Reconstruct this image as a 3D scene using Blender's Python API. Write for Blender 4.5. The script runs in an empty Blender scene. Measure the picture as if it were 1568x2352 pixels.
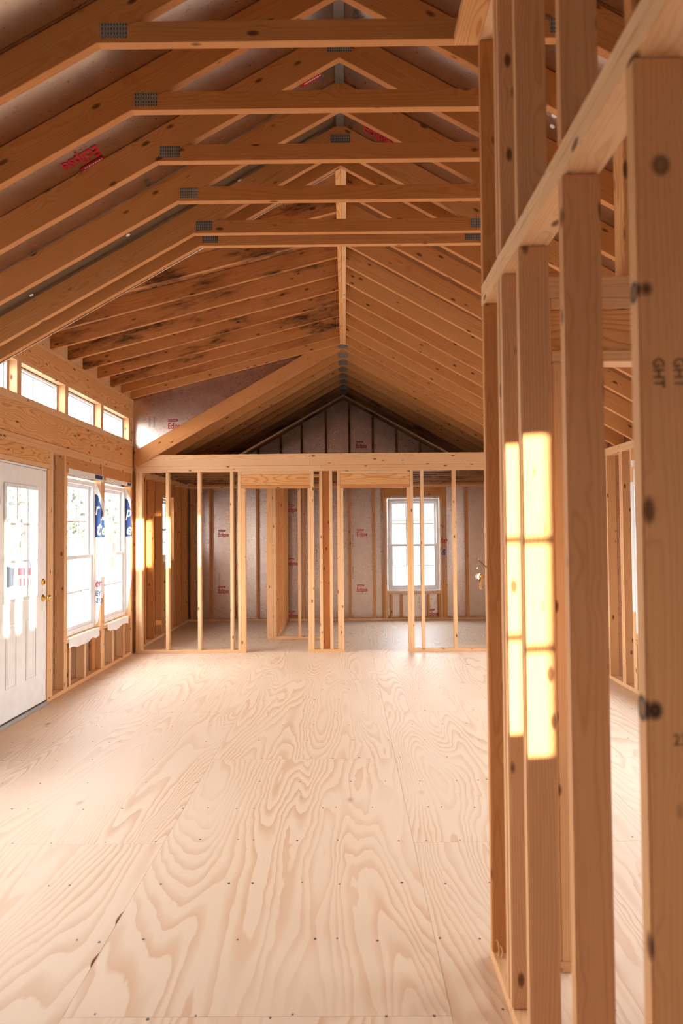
import bpy, bmesh, math, random
from mathutils import Vector, Matrix
random.seed(7)
SC = bpy.context.scene
C = SC.collection
PI = math.pi

def lin(r, g, b):
    f = lambda c: (c/255/12.92) if c/255 <= .04045 else ((c/255+.055)/1.055)**2.4
    return (f(r), f(g), f(b), 1)

# ------------------------------------------------------------------ camera
F_PX, YAW, PITCH, ROLL, CAM_H = 1581.58, -.0051, .0282, .0082, 1.5138
cy, sy, cp, sp, cr, sr = math.cos(YAW), math.sin(YAW), math.cos(PITCH), math.sin(PITCH), math.cos(ROLL), math.sin(ROLL)
fw = Vector((sy*cp, cy*cp, sp)); rt = Vector((cy, -sy, 0)); up = rt.cross(fw)
CR = cr*rt - sr*up; CU = sr*rt + cr*up
cam = bpy.data.cameras.new('camera')
cam.sensor_fit = 'VERTICAL'; cam.sensor_height = 36; cam.lens = F_PX/2352*36
cam.clip_start = .02; cam.clip_end = 500
cam.dof.use_dof = True; cam.dof.focus_distance = 5.5; cam.dof.aperture_fstop = 2.8
cam_o = bpy.data.objects.new('camera', cam); C.objects.link(cam_o)
m = Matrix((CR, CU, -fw)).transposed().to_4x4(); m.translation = (0, 0, CAM_H)
cam_o.matrix_world = m
SC.camera = cam_o

# ------------------------------------------------------------------ world, sun, exposure
SKY = 23.0
wd = bpy.data.worlds.new('sky'); SC.world = wd; wd.use_nodes = True
nt = wd.node_tree; nt.nodes.clear()
wo = nt.nodes.new('ShaderNodeOutputWorld'); bg = nt.nodes.new('ShaderNodeBackground')
tc = nt.nodes.new('ShaderNodeTexCoord'); sx = nt.nodes.new('ShaderNodeSeparateXYZ'); rp = nt.nodes.new('ShaderNodeValToRGB')
nt.links.new(tc.outputs['Generated'], sx.inputs[0]); nt.links.new(sx.outputs['Z'], rp.inputs[0])
rp.color_ramp.elements[0].position = 0; rp.color_ramp.elements[0].color = (1.0, .96, .90, 1)
rp.color_ramp.elements[1].position = .7; rp.color_ramp.elements[1].color = (.70, .83, 1.0, 1)
nt.links.new(rp.outputs[0], bg.inputs[0]); bg.inputs[1].default_value = SKY
nt.links.new(bg.outputs[0], wo.inputs[0])

SUN_S, SUN_EL = .9, math.radians(2.0)
sun = bpy.data.lights.new('sun', 'SUN'); sun.energy = 36; sun.angle = .009; sun.color = (1.0, .80, .52)
sun_o = bpy.data.objects.new('sun', sun); C.objects.link(sun_o)
dv = Vector((-SUN_S, 1, 0)).normalized()*math.cos(SUN_EL) + Vector((0, 0, -math.sin(SUN_EL)))
sun_o.rotation_euler = dv.to_track_quat('-Z', 'Y').to_euler(); sun_o.location = (9, -8, 3)

vs = SC.view_settings
SC.display_settings.display_device = 'sRGB'
vs.view_transform = 'Standard'; vs.look = 'None'; vs.gamma = 1; vs.use_curve_mapping = False
vs.exposure = 0.0

def portal(name, loc, rot, sx_, sy_):
    l = bpy.data.lights.new(name, 'AREA'); l.shape = 'RECTANGLE'; l.size = sx_; l.size_y = sy_
    l.cycles.is_portal = True
    o = bpy.data.objects.new(name, l); C.objects.link(o); o.location = loc; o.rotation_euler = rot
    return o

# ------------------------------------------------------------------ materials
def newmat(name):
    mt = bpy.data.materials.new(name); mt.use_nodes = True
    n = mt.node_tree.nodes; n.clear()
    out = n.new('ShaderNodeOutputMaterial'); p = n.new('ShaderNodeBsdfPrincipled')
    mt.node_tree.links.new(p.outputs[0], out.inputs[0])
    return mt, mt.node_tree, p

class G:
    """tiny node-graph helper"""
    def __init__(s, nt): s.nt = nt
    def set(s, sock, v):
        if isinstance(v, bpy.types.NodeSocket): s.nt.links.new(v, sock)
        else: sock.default_value = v
    def math(s, op, a, b=0.0, c=0.0, clamp=False):
        n = s.nt.nodes.new('ShaderNodeMath'); n.operation = op; n.use_clamp = clamp
        s.set(n.inputs[0], a); s.set(n.inputs[1], b); s.set(n.inputs[2], c); return n.outputs[0]
    def vmath(s, op, a, b=(0, 0, 0)):
        n = s.nt.nodes.new('ShaderNodeVectorMath'); n.operation = op
        s.set(n.inputs[0], a); s.set(n.inputs[1], b); return n.outputs[0]
    def scale(s, a, k):
        n = s.nt.nodes.new('ShaderNodeVectorMath'); n.operation = 'SCALE'
        s.set(n.inputs[0], a); s.set(n.inputs['Scale'], k); return n.outputs[0]
    def comb(s, x, y, z):
        n = s.nt.nodes.new('ShaderNodeCombineXYZ')
        for i, v in enumerate((x, y, z)): s.set(n.inputs[i], v)
        return n.outputs[0]
    def sep(s, v):
        n = s.nt.nodes.new('ShaderNodeSeparateXYZ'); s.set(n.inputs[0], v); return n.outputs
    def noise(s, v, scale=1., detail=2., rough=.5, dist=0.):
        n = s.nt.nodes.new('ShaderNodeTexNoise'); s.set(n.inputs['Vector'], v)
        n.inputs['Scale'].default_value = scale; n.inputs['Detail'].default_value = detail
        n.inputs['Roughness'].default_value = rough; n.inputs['Distortion'].default_value = dist
        return n.outputs
    def voro(s, v, scale=1.):
        n = s.nt.nodes.new('ShaderNodeTexVoronoi'); s.set(n.inputs['Vector'], v); n.inputs['Scale'].default_value = scale
        return n.outputs
    def ramp(s, f, stops):
        n = s.nt.nodes.new('ShaderNodeValToRGB'); s.set(n.inputs[0], f)
        e = n.color_ramp.elements
        while len(e) < len(stops): e.new(.5)
        for i, (p, c) in enumerate(stops):
            e[i].position = p; e[i].color = c if len(c) == 4 else (*c, 1)
        return n.outputs[0]
    def mix(s, f, a, b, mode='MIX'):
        n = s.nt.nodes.new('ShaderNodeMix'); n.data_type = 'RGBA'; n.blend_type = mode
        s.set(n.inputs[0], f); s.set(n.inputs[6], a); s.set(n.inputs[7], b); return n.outputs[2]
    def bump(s, h, strength=.2, dist=.002):
        n = s.nt.nodes.new('ShaderNodeBump'); n.inputs['Strength'].default_value = strength; n.inputs['Distance'].default_value = dist
        s.set(n.inputs['Height'], h); return n.outputs[0]
    def objrand(s):
        return s.nt.nodes.new('ShaderNodeObjectInfo').outputs['Random']
    def coord(s, which='Object'):
        return s.nt.nodes.new('ShaderNodeTexCoord').outputs[which]

def simple(name, col, rough=.6, metal=0., spec=.3):
    mt, t, p = newmat(name)
    p.inputs['Base Color'].default_value = col; p.inputs['Roughness'].default_value = rough
    p.inputs['Metallic'].default_value = metal; p.inputs['Specular IOR Level'].default_value = spec
    g = G(t)                                     # faint real-life unevenness
    n = g.noise(g.coord(), 9., 3.)[0]
    c = g.mix(1., col, g.ramp(n, [(.25, (.90, .90, .90)), (.75, (1, 1, 1))]), 'MULTIPLY')
    t.links.new(c, p.inputs['Base Color'])
    return mt

def wood(name, pale, deep, late, knot_scale=1., stain=0., knots=(), big_grain=0.):
    """sawn softwood: growth rings about an off-board pith, fibres, knots; local x is the length of the board"""
    mt, t, p = newmat(name); g = G(t)
    rnd = g.objrand(); P = g.coord()
    r2 = g.math('FRACT', g.math('MULTIPLY', rnd, 17.31)); r3 = g.math('FRACT', g.math('MULTIPLY', rnd, 91.7))
    off = g.comb(g.math('MULTIPLY', rnd, 53.), g.math('MULTIPLY', r2, 31.), g.math('MULTIPLY', r3, 19.))
    x, y, z = g.sep(P)
    # knots
    kv = g.vmath('ADD', g.vmath('MULTIPLY', P, (5.4*knot_scale, 12., 12.)), off)
    kd = g.voro(kv)['Distance']
    kmask = g.ramp(kd, [(.08, (1, 1, 1)), (.12, (.55, .55, .55)), (.155, (0, 0, 0))])
    kwarp = g.ramp(kd, [(.0, (1, 1, 1)), (.4, (0, 0, 0))])
    # rings
    wv = g.vmath('ADD', g.vmath('MULTIPLY', P, (.9, 4., 4.)), off)
    wn = g.vmath('SUBTRACT', g.noise(wv, 1., 2.)[1], (.5, .5, .5))
    wx, wy, wz = g.sep(wn)
    amp = .05 + big_grain
    yy = g.math('ADD', g.math('ADD', y, g.math('MULTIPLY', g.math('SUBTRACT', r2, .5), .16)), g.math('MULTIPLY', wx, amp))
    zz = g.math('ADD', g.math('ADD', z, g.math('ADD', .03, g.math('MULTIPLY', r3, .08))), g.math('MULTIPLY', wy, amp))
    rr = g.math('SQRT', g.math('ADD', g.math('MULTIPLY', yy, yy), g.math('MULTIPLY', zz, zz)))
    rr = g.math('ADD', rr, g.math('MULTIPLY', kwarp, .012))
    ring = g.math('FRACT', g.math('MULTIPLY', rr, 150. if not big_grain else 85.))
    ringc = g.ramp(ring, [(0, (0, 0, 0)), (.55, (.12, .12, .12)), (.86, (1, 1, 1)), (1., (.1, .1, .1))])
    fib = g.noise(g.vmath('ADD', g.vmath('MULTIPLY', P, (5., 260., 260.)), off), 1., 2.)[0]
    base = g.mix(g.ramp(rnd, [(0, (0, 0, 0)), (1, (1, 1, 1))]), pale, deep)
    blotch = g.noise(g.vmath('ADD', g.vmath('MULTIPLY', P, (1.3, 8., 8.)), off), 1., 3.)[0]
    base = g.mix(g.math('MULTIPLY', blotch, .5), base, g.mix(.5, deep, late))
    c = g.mix(g.math('MULTIPLY', ringc, .40 if not big_grain else .8), base, late)
    c = g.mix(g.math('MULTIPLY', g.ramp(fib, [(.3, (0, 0, 0)), (.75, (1, 1, 1))]), .22), c, late)
    c = g.mix(g.math('MULTIPLY', kmask, .85), c, lin(84, 44, 20))
    for (kx, ky, kz, kr, dark) in knots:        # knots at known places on one board
        d = g.vmath('MULTIPLY', g.vmath('SUBTRACT', P, (kx, ky, kz)), (1/kr*.85, 1/kr, 1/kr))
        ln = t.nodes.new('ShaderNodeVectorMath'); ln.operation = 'LENGTH'; t.links.new(d, ln.inputs[0])
        q = g.math('ADD', ln.outputs['Value'], g.math('MULTIPLY', wz, .5))
        mk = g.ramp(q, [(.0, (.75, .75, .75)), (.62, (.7, .7, .7)), (.8, (1, 1, 1)), (1., (0, 0, 0))])
        c = g.mix(g.math('MULTIPLY', mk, dark), c, lin(50, 26, 16))
    if stain:
        sv = g.vmath('ADD', g.vmath('MULTIPLY', P, (1.9, 7., 7.)), off)
        s1 = g.noise(sv, 1., 5., .62)[0]
        sm = g.ramp(s1, [(.54-.05*stain, (0, 0, 0)), (.63, (1, 1, 1))])
        fine = g.noise(g.vmath('ADD', g.vmath('MULTIPLY', P, (14., 40., 40.)), off), 1., 3.)[0]
        sm = g.math('MULTIPLY', sm, g.ramp(fine, [(.25, (.25, .25, .25)), (.6, (1, 1, 1))]))
        c = g.mix(g.math('MULTIPLY', sm, .9), c, lin(38, 27, 22))
        s2 = g.noise(g.vmath('ADD', sv, (7, 3, 1)), .8, 4.)[0]
        c = g.mix(g.math('MULTIPLY', g.ramp(s2, [(.50, (0, 0, 0)), (.72, (1, 1, 1))]), .5), c, lin(120, 62, 34))
    t.links.new(c, p.inputs['Base Color'])
    p.inputs['Roughness'].default_value = .62; p.inputs['Specular IOR Level'].default_value = .25
    t.links.new(g.bump(fib, .12, .001), p.inputs['Normal'])
    return mt

PALE, DEEP, LATE = lin(236, 200, 156), lin(226, 178, 126), lin(192, 124, 70)
W_STUD = wood('stud_wood', PALE, DEEP, LATE)
W_RAFT = wood('rafter_wood', lin(216, 158, 100), lin(202, 138, 80), lin(166, 92, 42))
W_MOLD = wood('stained_rafter_wood', lin(208, 150, 96), lin(194, 130, 76), lin(156, 86, 42), stain=1.)
W_BEAM = wood('beam_wood', lin(232, 182, 124), lin(226, 172, 110), lin(192, 116, 54), knot_scale=.7, big_grain=.16)
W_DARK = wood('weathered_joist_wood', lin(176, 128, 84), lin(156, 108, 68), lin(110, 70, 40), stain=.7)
W_NEAR_SHADE = wood('close_stud_wood', lin(222, 178, 132), lin(212, 160, 112), lin(176, 110, 60))  # same stud lumber in a darker colour, imitating shade on the near faces
W_E = wood('near_stud_wood', lin(214, 166, 116), lin(214, 166, 116), LATE,
           knots=((1.514+(1220-372)/1581*1.165-1.185, .0, -.0, .026, .75), (1.514+(1220-662)/1581*1.165-1.185, -.012-.018, 0, .022, 1.), (1.514-(1630-1220)/1581*1.165-1.185, -.03, 0, .026, 1.)))

def plywood(name):
    mt, t, p = newmat(name); g = G(t)
    rnd = g.objrand(); P = g.coord()
    off = g.comb(g.math('MULTIPLY', rnd, 61.), g.math('MULTIPLY', g.math('FRACT', g.math('MULTIPLY', rnd, 13.7)), 47.), g.math('MULTIPLY', rnd, 9.))
    w = g.noise(g.vmath('ADD', g.vmath('MULTIPLY', P, (12., 2.6, 1.)), off), 1., 4.)[1]
    P2 = g.vmath('ADD', P, g.scale(g.vmath('SUBTRACT', w, (.5, .5, .5)), .07))
    v = g.noise(g.vmath('ADD', g.vmath('MULTIPLY', P2, (2.3, .26, 1.)), off), 1., 1.3, .45, .2)[0]
    x, y, z = g.sep(P2)
    v = g.math('ADD', v, g.math('MULTIPLY', g.math('ABSOLUTE', x), .30))
    band = g.math('FRACT', g.math('MULTIPLY', v, 42.))
    bandc = g.ramp(band, [(0, (0, 0, 0)), (.42, (.05, .05, .05)), (.74, (.75, .75, .75)), (.93, (1, 1, 1)), (1, (.0, .0, .0))])
    broad = g.noise(g.vmath('ADD', g.vmath('MULTIPLY', P, (2.6, .9, 1.)), off), 1., 3.)[0]
    amt = g.ramp(broad, [(.32, (.1, .1, .1)), (.66, (.8, .8, .8))])
    c = g.mix(g.math('MULTIPLY', bandc, amt), lin(226, 196, 164), lin(202, 152, 112))
    fib = g.noise(g.vmath('ADD', g.vmath('MULTIPLY', P, (220., 7., 1.)), off), 1., 2.)[0]
    c = g.mix(g.math('MULTIPLY', fib, .16), c, lin(190, 150, 118))
    kd = g.voro(g.vmath('ADD', g.vmath('MULTIPLY', P, (2.6, 1.3, 1.)), off))['Distance']
    c = g.mix(g.ramp(kd, [(.012, (.8, .8, .8)), (.04, (.25, .25, .25)), (.075, (0, 0, 0))]), c, lin(120, 78, 56))
    t.links.new(c, p.inputs['Base Color'])
    p.inputs['Roughness'].default_value = .55; p.inputs['Specular IOR Level'].default_value = .3
    return mt
M_PLY = plywood('plywood_face')

def foil(name, col, rough, metal, bump=.35):
    mt, t, p = newmat(name); g = G(t); P = g.coord()
    n = g.noise(P, 70., 3., .6)[0]; n2 = g.noise(P, 6., 2.)[0]
    t.links.new(g.mix(n2, col, tuple(c*.86 for c in col[:3])+(1,)), p.inputs['Base Color'])
    p.inputs['Metallic'].default_value = metal
    t.links.new(g.math('ADD', rough-.08, g.math('MULTIPLY', n, .16)), p.inputs['Roughness'])
    t.links.new(g.bump(n, bump, .004), p.inputs['Normal'])
    return mt
M_FOIL = foil('foil_facing', (.74, .65, .595, 1), .29, 1., .012)
M_FOILR = foil('roof_foil_facing', (.66, .57, .50, 1), .30, 1., .015)

def gusset():
    mt, t, p = newmat('toothed_steel'); g = G(t); P = g.coord()
    x, y, z = g.sep(P)
    a = g.math('FRACT', g.math('MULTIPLY', x, 90.)); b = g.math('FRACT', g.math('MULTIPLY', y, 60.))
    slot = g.math('MULTIPLY', g.math('LESS_THAN', a, .35), g.math('LESS_THAN', b, .6))
    t.links.new(g.mix(slot, (.30, .29, .27, 1), (.04, .035, .03, 1)), p.inputs['Base Color'])
    p.inputs['Metallic'].default_value = .5; p.inputs['Roughness'].default_value = .5
    return mt
M_PLATE = gusset()
M_WHITE = simple('white_vinyl', (.86, .86, .86, 1), .45)
M_DOOR = simple('white_door_paint', (.92, .90, .88, 1), .4)
M_BRASS = simple('polished_brass', (.80, .52, .16, 1), .18, 1.)
M_STEEL = simple('nickel_steel', (.62, .60, .57, 1), .25, 1.)
M_RUST = simple('rusty_nail', (.25, .12, .05, 1), .6, .4)
M_RED = simple('red_print', lin(186, 28, 44), .6)
M_GREY = simple('grey_print', lin(92, 84, 80), .7)
M_INK = simple('black_ink', lin(104, 78, 60), .8)
M_NAVY = simple('navy_print', lin(22, 58, 116), .5)
M_WRAP = simple('white_house_wrap', (.88, .87, .86, 1), .55)
M_ALU = simple('aluminium_sill', (.55, .56, .56, 1), .4, .7)
M_RUBBER = simple('brown_weatherstrip', (.10, .065, .05, 1), .7)
M_GAP = simple('dark_foam_gasket', (.12, .075, .05, 1), .8)
M_DECK = simple('roof_deck', (.22, .13, .07, 1), .8)
M_GROUND = simple('pale_gravel', (.34, .325, .30, 1), .9)
M_TAPE = simple('silver_tape', (.34, .32, .30, 1), .4, .7)
M_NAIL = simple('dark_nail_head', (.11, .08, .065, 1), .5, .5)
M_LEAF = simple('autumn_leaves', (.13, .13, .10, 1), .8)
M_BARK = simple('bark', (.06, .045, .035, 1), .9)
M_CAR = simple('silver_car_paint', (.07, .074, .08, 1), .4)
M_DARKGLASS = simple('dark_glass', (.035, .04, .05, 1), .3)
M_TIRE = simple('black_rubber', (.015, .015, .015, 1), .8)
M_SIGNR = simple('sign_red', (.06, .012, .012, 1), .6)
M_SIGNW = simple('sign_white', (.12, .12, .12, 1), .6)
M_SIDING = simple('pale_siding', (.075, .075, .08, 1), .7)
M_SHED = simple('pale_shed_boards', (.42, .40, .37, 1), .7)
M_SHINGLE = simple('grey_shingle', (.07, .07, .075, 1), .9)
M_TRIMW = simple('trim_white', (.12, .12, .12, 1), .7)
M_FILM = None
def glass():
    mt = bpy.data.materials.new('window_glass'); mt.use_nodes = True; n = mt.node_tree.nodes; n.clear(); L = mt.node_tree.links
    o = n.new('ShaderNodeOutputMaterial'); mx = n.new('ShaderNodeMixShader'); tr = n.new('ShaderNodeBsdfTransparent'); gl = n.new('ShaderNodeBsdfGlossy')
    lw = n.new('ShaderNodeLayerWeight'); pw = n.new('ShaderNodeMath'); pw.operation = 'POWER'; pw.inputs[1].default_value = 5.
    fr = n.new('ShaderNodeMath'); fr.operation = 'MULTIPLY_ADD'; fr.inputs[1].default_value = .5; fr.inputs[2].default_value = .025
    L.new(lw.outputs['Facing'], pw.inputs[0]); L.new(pw.outputs[0], fr.inputs[0])
    tr.inputs[0].default_value = (.97, .98, .985, 1); gl.inputs['Roughness'].default_value = .02
    L.new(fr.outputs[0], mx.inputs[0]); L.new(tr.outputs[0], mx.inputs[1]); L.new(gl.outputs[0], mx.inputs[2]); L.new(mx.outputs[0], o.inputs[0])
    return mt
M_GLASS = glass()
def film():
    mt = bpy.data.materials.new('clear_plastic_film'); mt.use_nodes = True; n = mt.node_tree.nodes; n.clear(); L = mt.node_tree.links
    o = n.new('ShaderNodeOutputMaterial'); mx = n.new('ShaderNodeMixShader'); tr = n.new('ShaderNodeBsdfTransparent'); p = n.new('ShaderNodeBsdfPrincipled')
    mx.inputs[0].default_value = .22; p.inputs['Base Color'].default_value = (.85, .83, .83, 1); p.inputs['Roughness'].default_value = .25
    L.new(tr.outputs[0], mx.inputs[1]); L.new(p.outputs[0], mx.inputs[2]); L.new(mx.outputs[0], o.inputs[0])
    return mt
M_FILM = film()

# ------------------------------------------------------------------ object helpers
def tag(o, label=None, cat=None, group=None, kind=None):
    if label: o['label'] = label
    if cat: o['category'] = cat
    if group: o['group'] = group
    if kind: o['kind'] = kind
    return o
def empty(name, loc=(0, 0, 0), rz=0.):
    o = bpy.data.objects.new(name, None); C.objects.link(o); o.location = loc; o.rotation_euler = (0, 0, rz)
    o.empty_display_size = .1
    return o
def link(name, me, mt, parent=None):
    o = bpy.data.objects.new(name, me); C.objects.link(o)
    if mt and not me.materials: me.materials.append(mt)
    if parent: o.parent = parent
    return o
def from_bm(name, bm, mt, parent=None, smooth=False):
    me = bpy.data.meshes.new(name); bm.normal_update(); bm.to_mesh(me); bm.free()
    if smooth:
        for p_ in me.polygons: p_.use_smooth = True
    return link(name, me, mt, parent)
def bm_box(bm, x, y, z):
    vs_ = [bm.verts.new((a, b, c)) for a in x for b in y for c in z]
    for f in ((0, 1, 3, 2), (4, 6, 7, 5), (0, 4, 5, 1), (2, 3, 7, 6), (0, 2, 6, 4), (1, 5, 7, 3)):
        bm.faces.new([vs_[i] for i in f])
def boxes(name, lst, mt, parent=None, bev=0.):
    bm = bmesh.new()
    for (x, y, z) in lst: bm_box(bm, sorted(x), sorted(y), sorted(z))
    if bev: bmesh.ops.bevel(bm, geom=bm.edges[:], offset=bev, segments=1, affect='EDGES')
    return from_bm(name, bm, mt, parent)
_cache = {}
def board(name, parent, x, y, z, mt, bev=.002, seg=1):
    """a sawn board: box given by world ranges; its mesh has local x along its length"""
    x, y, z = sorted(x), sorted(y), sorted(z)
    d = [x[1]-x[0], y[1]-y[0], z[1]-z[0]]
    order = sorted(range(3), key=lambda i: -d[i])
    key = tuple(round(d[i], 4) for i in order)+(mt.name, seg)
    if key not in _cache:
        bm = bmesh.new(); L, W, T = key[:3]
        bm_box(bm, (-L/2, L/2), (-W/2, W/2), (-T/2, T/2))
        b = min(bev, T*.2)
        bmesh.ops.bevel(bm, geom=bm.edges[:], offset=b, segments=seg, affect='EDGES')
        me = bpy.data.meshes.new(name); bm.normal_update(); bm.to_mesh(me); bm.free(); me.materials.append(mt)
        _cache[key] = me
    o = bpy.data.objects.new(name, _cache[key]); C.objects.link(o)
    e = [Vector((1, 0, 0)), Vector((0, 1, 0)), Vector((0, 0, 1))]
    ex, ey = e[order[0]], e[order[1]]; ez = ex.cross(ey)
    mm = Matrix((ex, ey, ez)).transposed().to_4x4()
    mm.translation = Vector(((x[0]+x[1])/2, (y[0]+y[1])/2, (z[0]+z[1])/2))
    if parent:
        o.parent = parent; mm.translation -= parent.location
    o.matrix_basis = mm
    return o
def prism(name, parent, poly, y0, y1, mt, ang=None, bev=.0015):
    """polygon in the x-z plane pulled from y0 to y1; local x lies along its first edge"""
    a = Vector((poly[0][0], 0, poly[0][1])); b = Vector((poly[1][0], 0, poly[1][1]))
    ex = (b-a).normalized(); ey = Vector((-ex.z, 0, ex.x)); ez = ex.cross(ey)
    cx = sum(q[0] for q in poly)/len(poly); cz = sum(q[1] for q in poly)/len(poly)
    org = Vector((cx, (y0+y1)/2, cz)); h = abs(y1-y0)/2
    key = (name, mt.name, tuple((round(q[0]-cx, 4), round(q[1]-cz, 4)) for q in poly), round(h, 4))
    if key not in _cache:
        bm = bmesh.new(); rows = []
        for s in (-h, h):
            r = []
            for q in poly:
                v = Vector((q[0]-cx, s, q[1]-cz)); r.append(bm.verts.new((v.dot(ex), v.dot(ey), v.dot(ez))))
            rows.append(r)
        n = len(poly)
        bm.faces.new(rows[0]); bm.faces.new(rows[1][::-1])
        for i in range(n):
            j = (i+1) % n; bm.faces.new((rows[0][j], rows[0][i], rows[1][i], rows[1][j]))
        bmesh.ops.recalc_face_normals(bm, faces=bm.faces)
        if bev: bmesh.ops.bevel(bm, geom=bm.edges[:], offset=bev, segments=1, affect='EDGES')
        me = bpy.data.meshes.new(name); bm.to_mesh(me); bm.free(); me.materials.append(mt); _cache[key] = me
    o = bpy.data.objects.new(name, _cache[key]); C.objects.link(o)
    mm = Matrix((ex, ey, ez)).transposed().to_4x4(); mm.translation = org
    if parent: o.parent = parent; mm.translation -= parent.location
    o.matrix_basis = mm
    return o
def lathe(bm, prof, origin, axis, n=20):
    """profile of (radius, distance along axis)"""
    axis = Vector(axis).normalized(); u = axis.orthogonal().normalized(); v = axis.cross(u); rows = []
    for r, d in prof:
        rows.append([bm.verts.new(Vector(origin)+axis*d+(u*math.cos(2*PI*k/n)+v*math.sin(2*PI*k/n))*max(r, 1e-5)) for k in range(n)])
    for a, b in zip(rows, rows[1:]):
        for k in range(n): bm.faces.new((a[k], a[(k+1) % n], b[(k+1) % n], b[k]))
    bm.faces.new(rows[0][::-1]); bm.faces.new(rows[-1])
def tube(bm, pts, r, n=8, closed=False):
    pts = [Vector(p_) for p_ in pts]; rows = []
    for i, p_ in enumerate(pts):
        if closed: d = pts[(i+1) % len(pts)]-pts[i-1]
        else: d = pts[min(i+1, len(pts)-1)]-pts[max(i-1, 0)]
        d.normalize(); u = d.cross(Vector((.31, .2, .93))).normalized(); v = d.cross(u)
        rows.append([bm.verts.new(p_+(u*math.cos(2*PI*k/n)+v*math.sin(2*PI*k/n))*r) for k in range(n)])
    seq = list(zip(rows, rows[1:]))+([(rows[-1], rows[0])] if closed else [])
    for a, b in seq:
        for k in range(n): bm.faces.new((a[k], a[(k+1) % n], b[(k+1) % n], b[k]))
    if not closed: bm.faces.new(rows[0][::-1]); bm.faces.new(rows[-1])
def text_mesh(body, height, condense=1., bold=0., shear=0.):
    cu = bpy.data.curves.new('lettering', 'FONT'); cu.body = body; cu.size = height*1.38; cu.extrude = .0004; cu.offset = bold*height; cu.shear = shear
    cu.resolution_u = 3
    o = bpy.data.objects.new('lettering', cu); C.objects.link(o)
    dg = bpy.context.evaluated_depsgraph_get(); dg.update()
    me = bpy.data.meshes.new_from_object(o.evaluated_get(dg)); bpy.data.objects.remove(o); bpy.data.curves.remove(cu)
    for v in me.vertices: v.co.x *= condense
    return me
def place(name, me, mt, parent, org, right, upv):
    right = Vector(right).normalized(); upv = Vector(upv).normalized(); nrm = right.cross(upv)
    mm = Matrix((right, upv, nrm)).transposed().to_4x4(); mm.translation = Vector(org)
    if mt and not me.materials: me.materials.append(mt)
    o = bpy.data.objects.new(name, me); C.objects.link(o)
    if parent:
        o.parent = parent; mm = parent.matrix_basis.inverted() @ mm
    o.matrix_basis = mm
    return o
_logo = None
def logo(parent, org, right, upv, k=1.):
    """the red word with its little red tag above"""
    global _logo
    if _logo is None:
        me = text_mesh('Eclipse', .075, .78, .03)
        xs = [v.co.x for v in me.vertices]; x0 = min(xs); w = max(xs)-x0
        for v in me.vertices: v.co.x = (v.co.x-x0)*.18/w
        bm = bmesh.new(); bm.from_mesh(me)
        pl = [(.0, .088), (.105, .088), (.122, .098), (.122, .118), (.0, .118)]
        for z in (0, .0008):
            f = bm.faces.new([bm.verts.new((a, b, z)) for a, b in pl])
        bm.to_mesh(me); bm.free(); me.materials.clear(); me.materials.append(M_RED); me.materials.append(M_WRAP)
        # the tag's own tiny pale line of lettering, too small to read
        bm = bmesh.new(); bm.from_mesh(me)
        for i in range(9):
            a = .008+i*.0108
            f = bm.faces.new([bm.verts.new(q) for q in ((a, .098, .0012), (a+.007, .098, .0012), (a+.007, .106, .0012), (a, .106, .0012))]); f.material_index = 1
        bm.to_mesh(me); bm.free(); _logo = me
    o = place('printed_logo', _logo, None, parent, org, right, upv)
    if k != 1.: o.scale = (k, k, k)
    return o
def ray(px, py):
    return (fw + CR*((px-784)/F_PX) + CU*((1176-py)/F_PX))
def on_plane(px, py, n, d):
    """point where the sight line through a pixel meets the real plane n.p = d (used once, to read positions off the survey)"""
    n = Vector(n); o = Vector((0, 0, CAM_H)); v = ray(px, py); return o+v*((d-n.dot(o))/n.dot(v))
def holes(name, axis, off, u, z, hl, mt, parent=None):
    """sheet standing at off=(a,b) across axis, spanning u and z, with rectangular openings"""
    us = sorted({u[0], u[1], *[h_[0] for h_ in hl], *[h_[1] for h_ in hl]}); zs = sorted({z[0], z[1], *[h_[2] for h_ in hl], *[h_[3] for h_ in hl]})
    bl = []
    for a, b in zip(us, us[1:]):
        run = None
        for c, d in zip(zs, zs[1:]):
            mu, mz = (a+b)/2, (c+d)/2
            if any(h_[0] < mu < h_[1] and h_[2] < mz < h_[3] for h_ in hl):
                if run: bl.append((a, b, *run)); run = None
            else: run = (run[0], d) if run else (c, d)
        if run: bl.append((a, b, *run))
    return boxes(name, [((off, (a, b), (c, d)) if axis == 'X' else ((a, b), off, (c, d))) for a, b, c, d in bl], mt, parent)

# ------------------------------------------------------------------ key dimensions
XL, XR = -2.68, 2.665           # stud faces of the side walls
SD = .089; ST = .038            # stud depth / thickness
YP = 8.68                       # far partition
YB = 11.75                      # back wall
YF = -2.3                       # front wall, behind the camera
RX, RZ, RS = -.01, 3.83, .565   # ridge: x, underside of rafters, slope
RV = .161                       # rafter depth measured plumb
PLT = 2.30                      # underside of top plates on the outer walls
def rz(x): return RZ-RS*abs(x-RX)
DZ0, DX0, DS = 3.207, XL, .254  # shed dormer underside
def dz(x): return DZ0+DS*(x-DX0)

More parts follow.
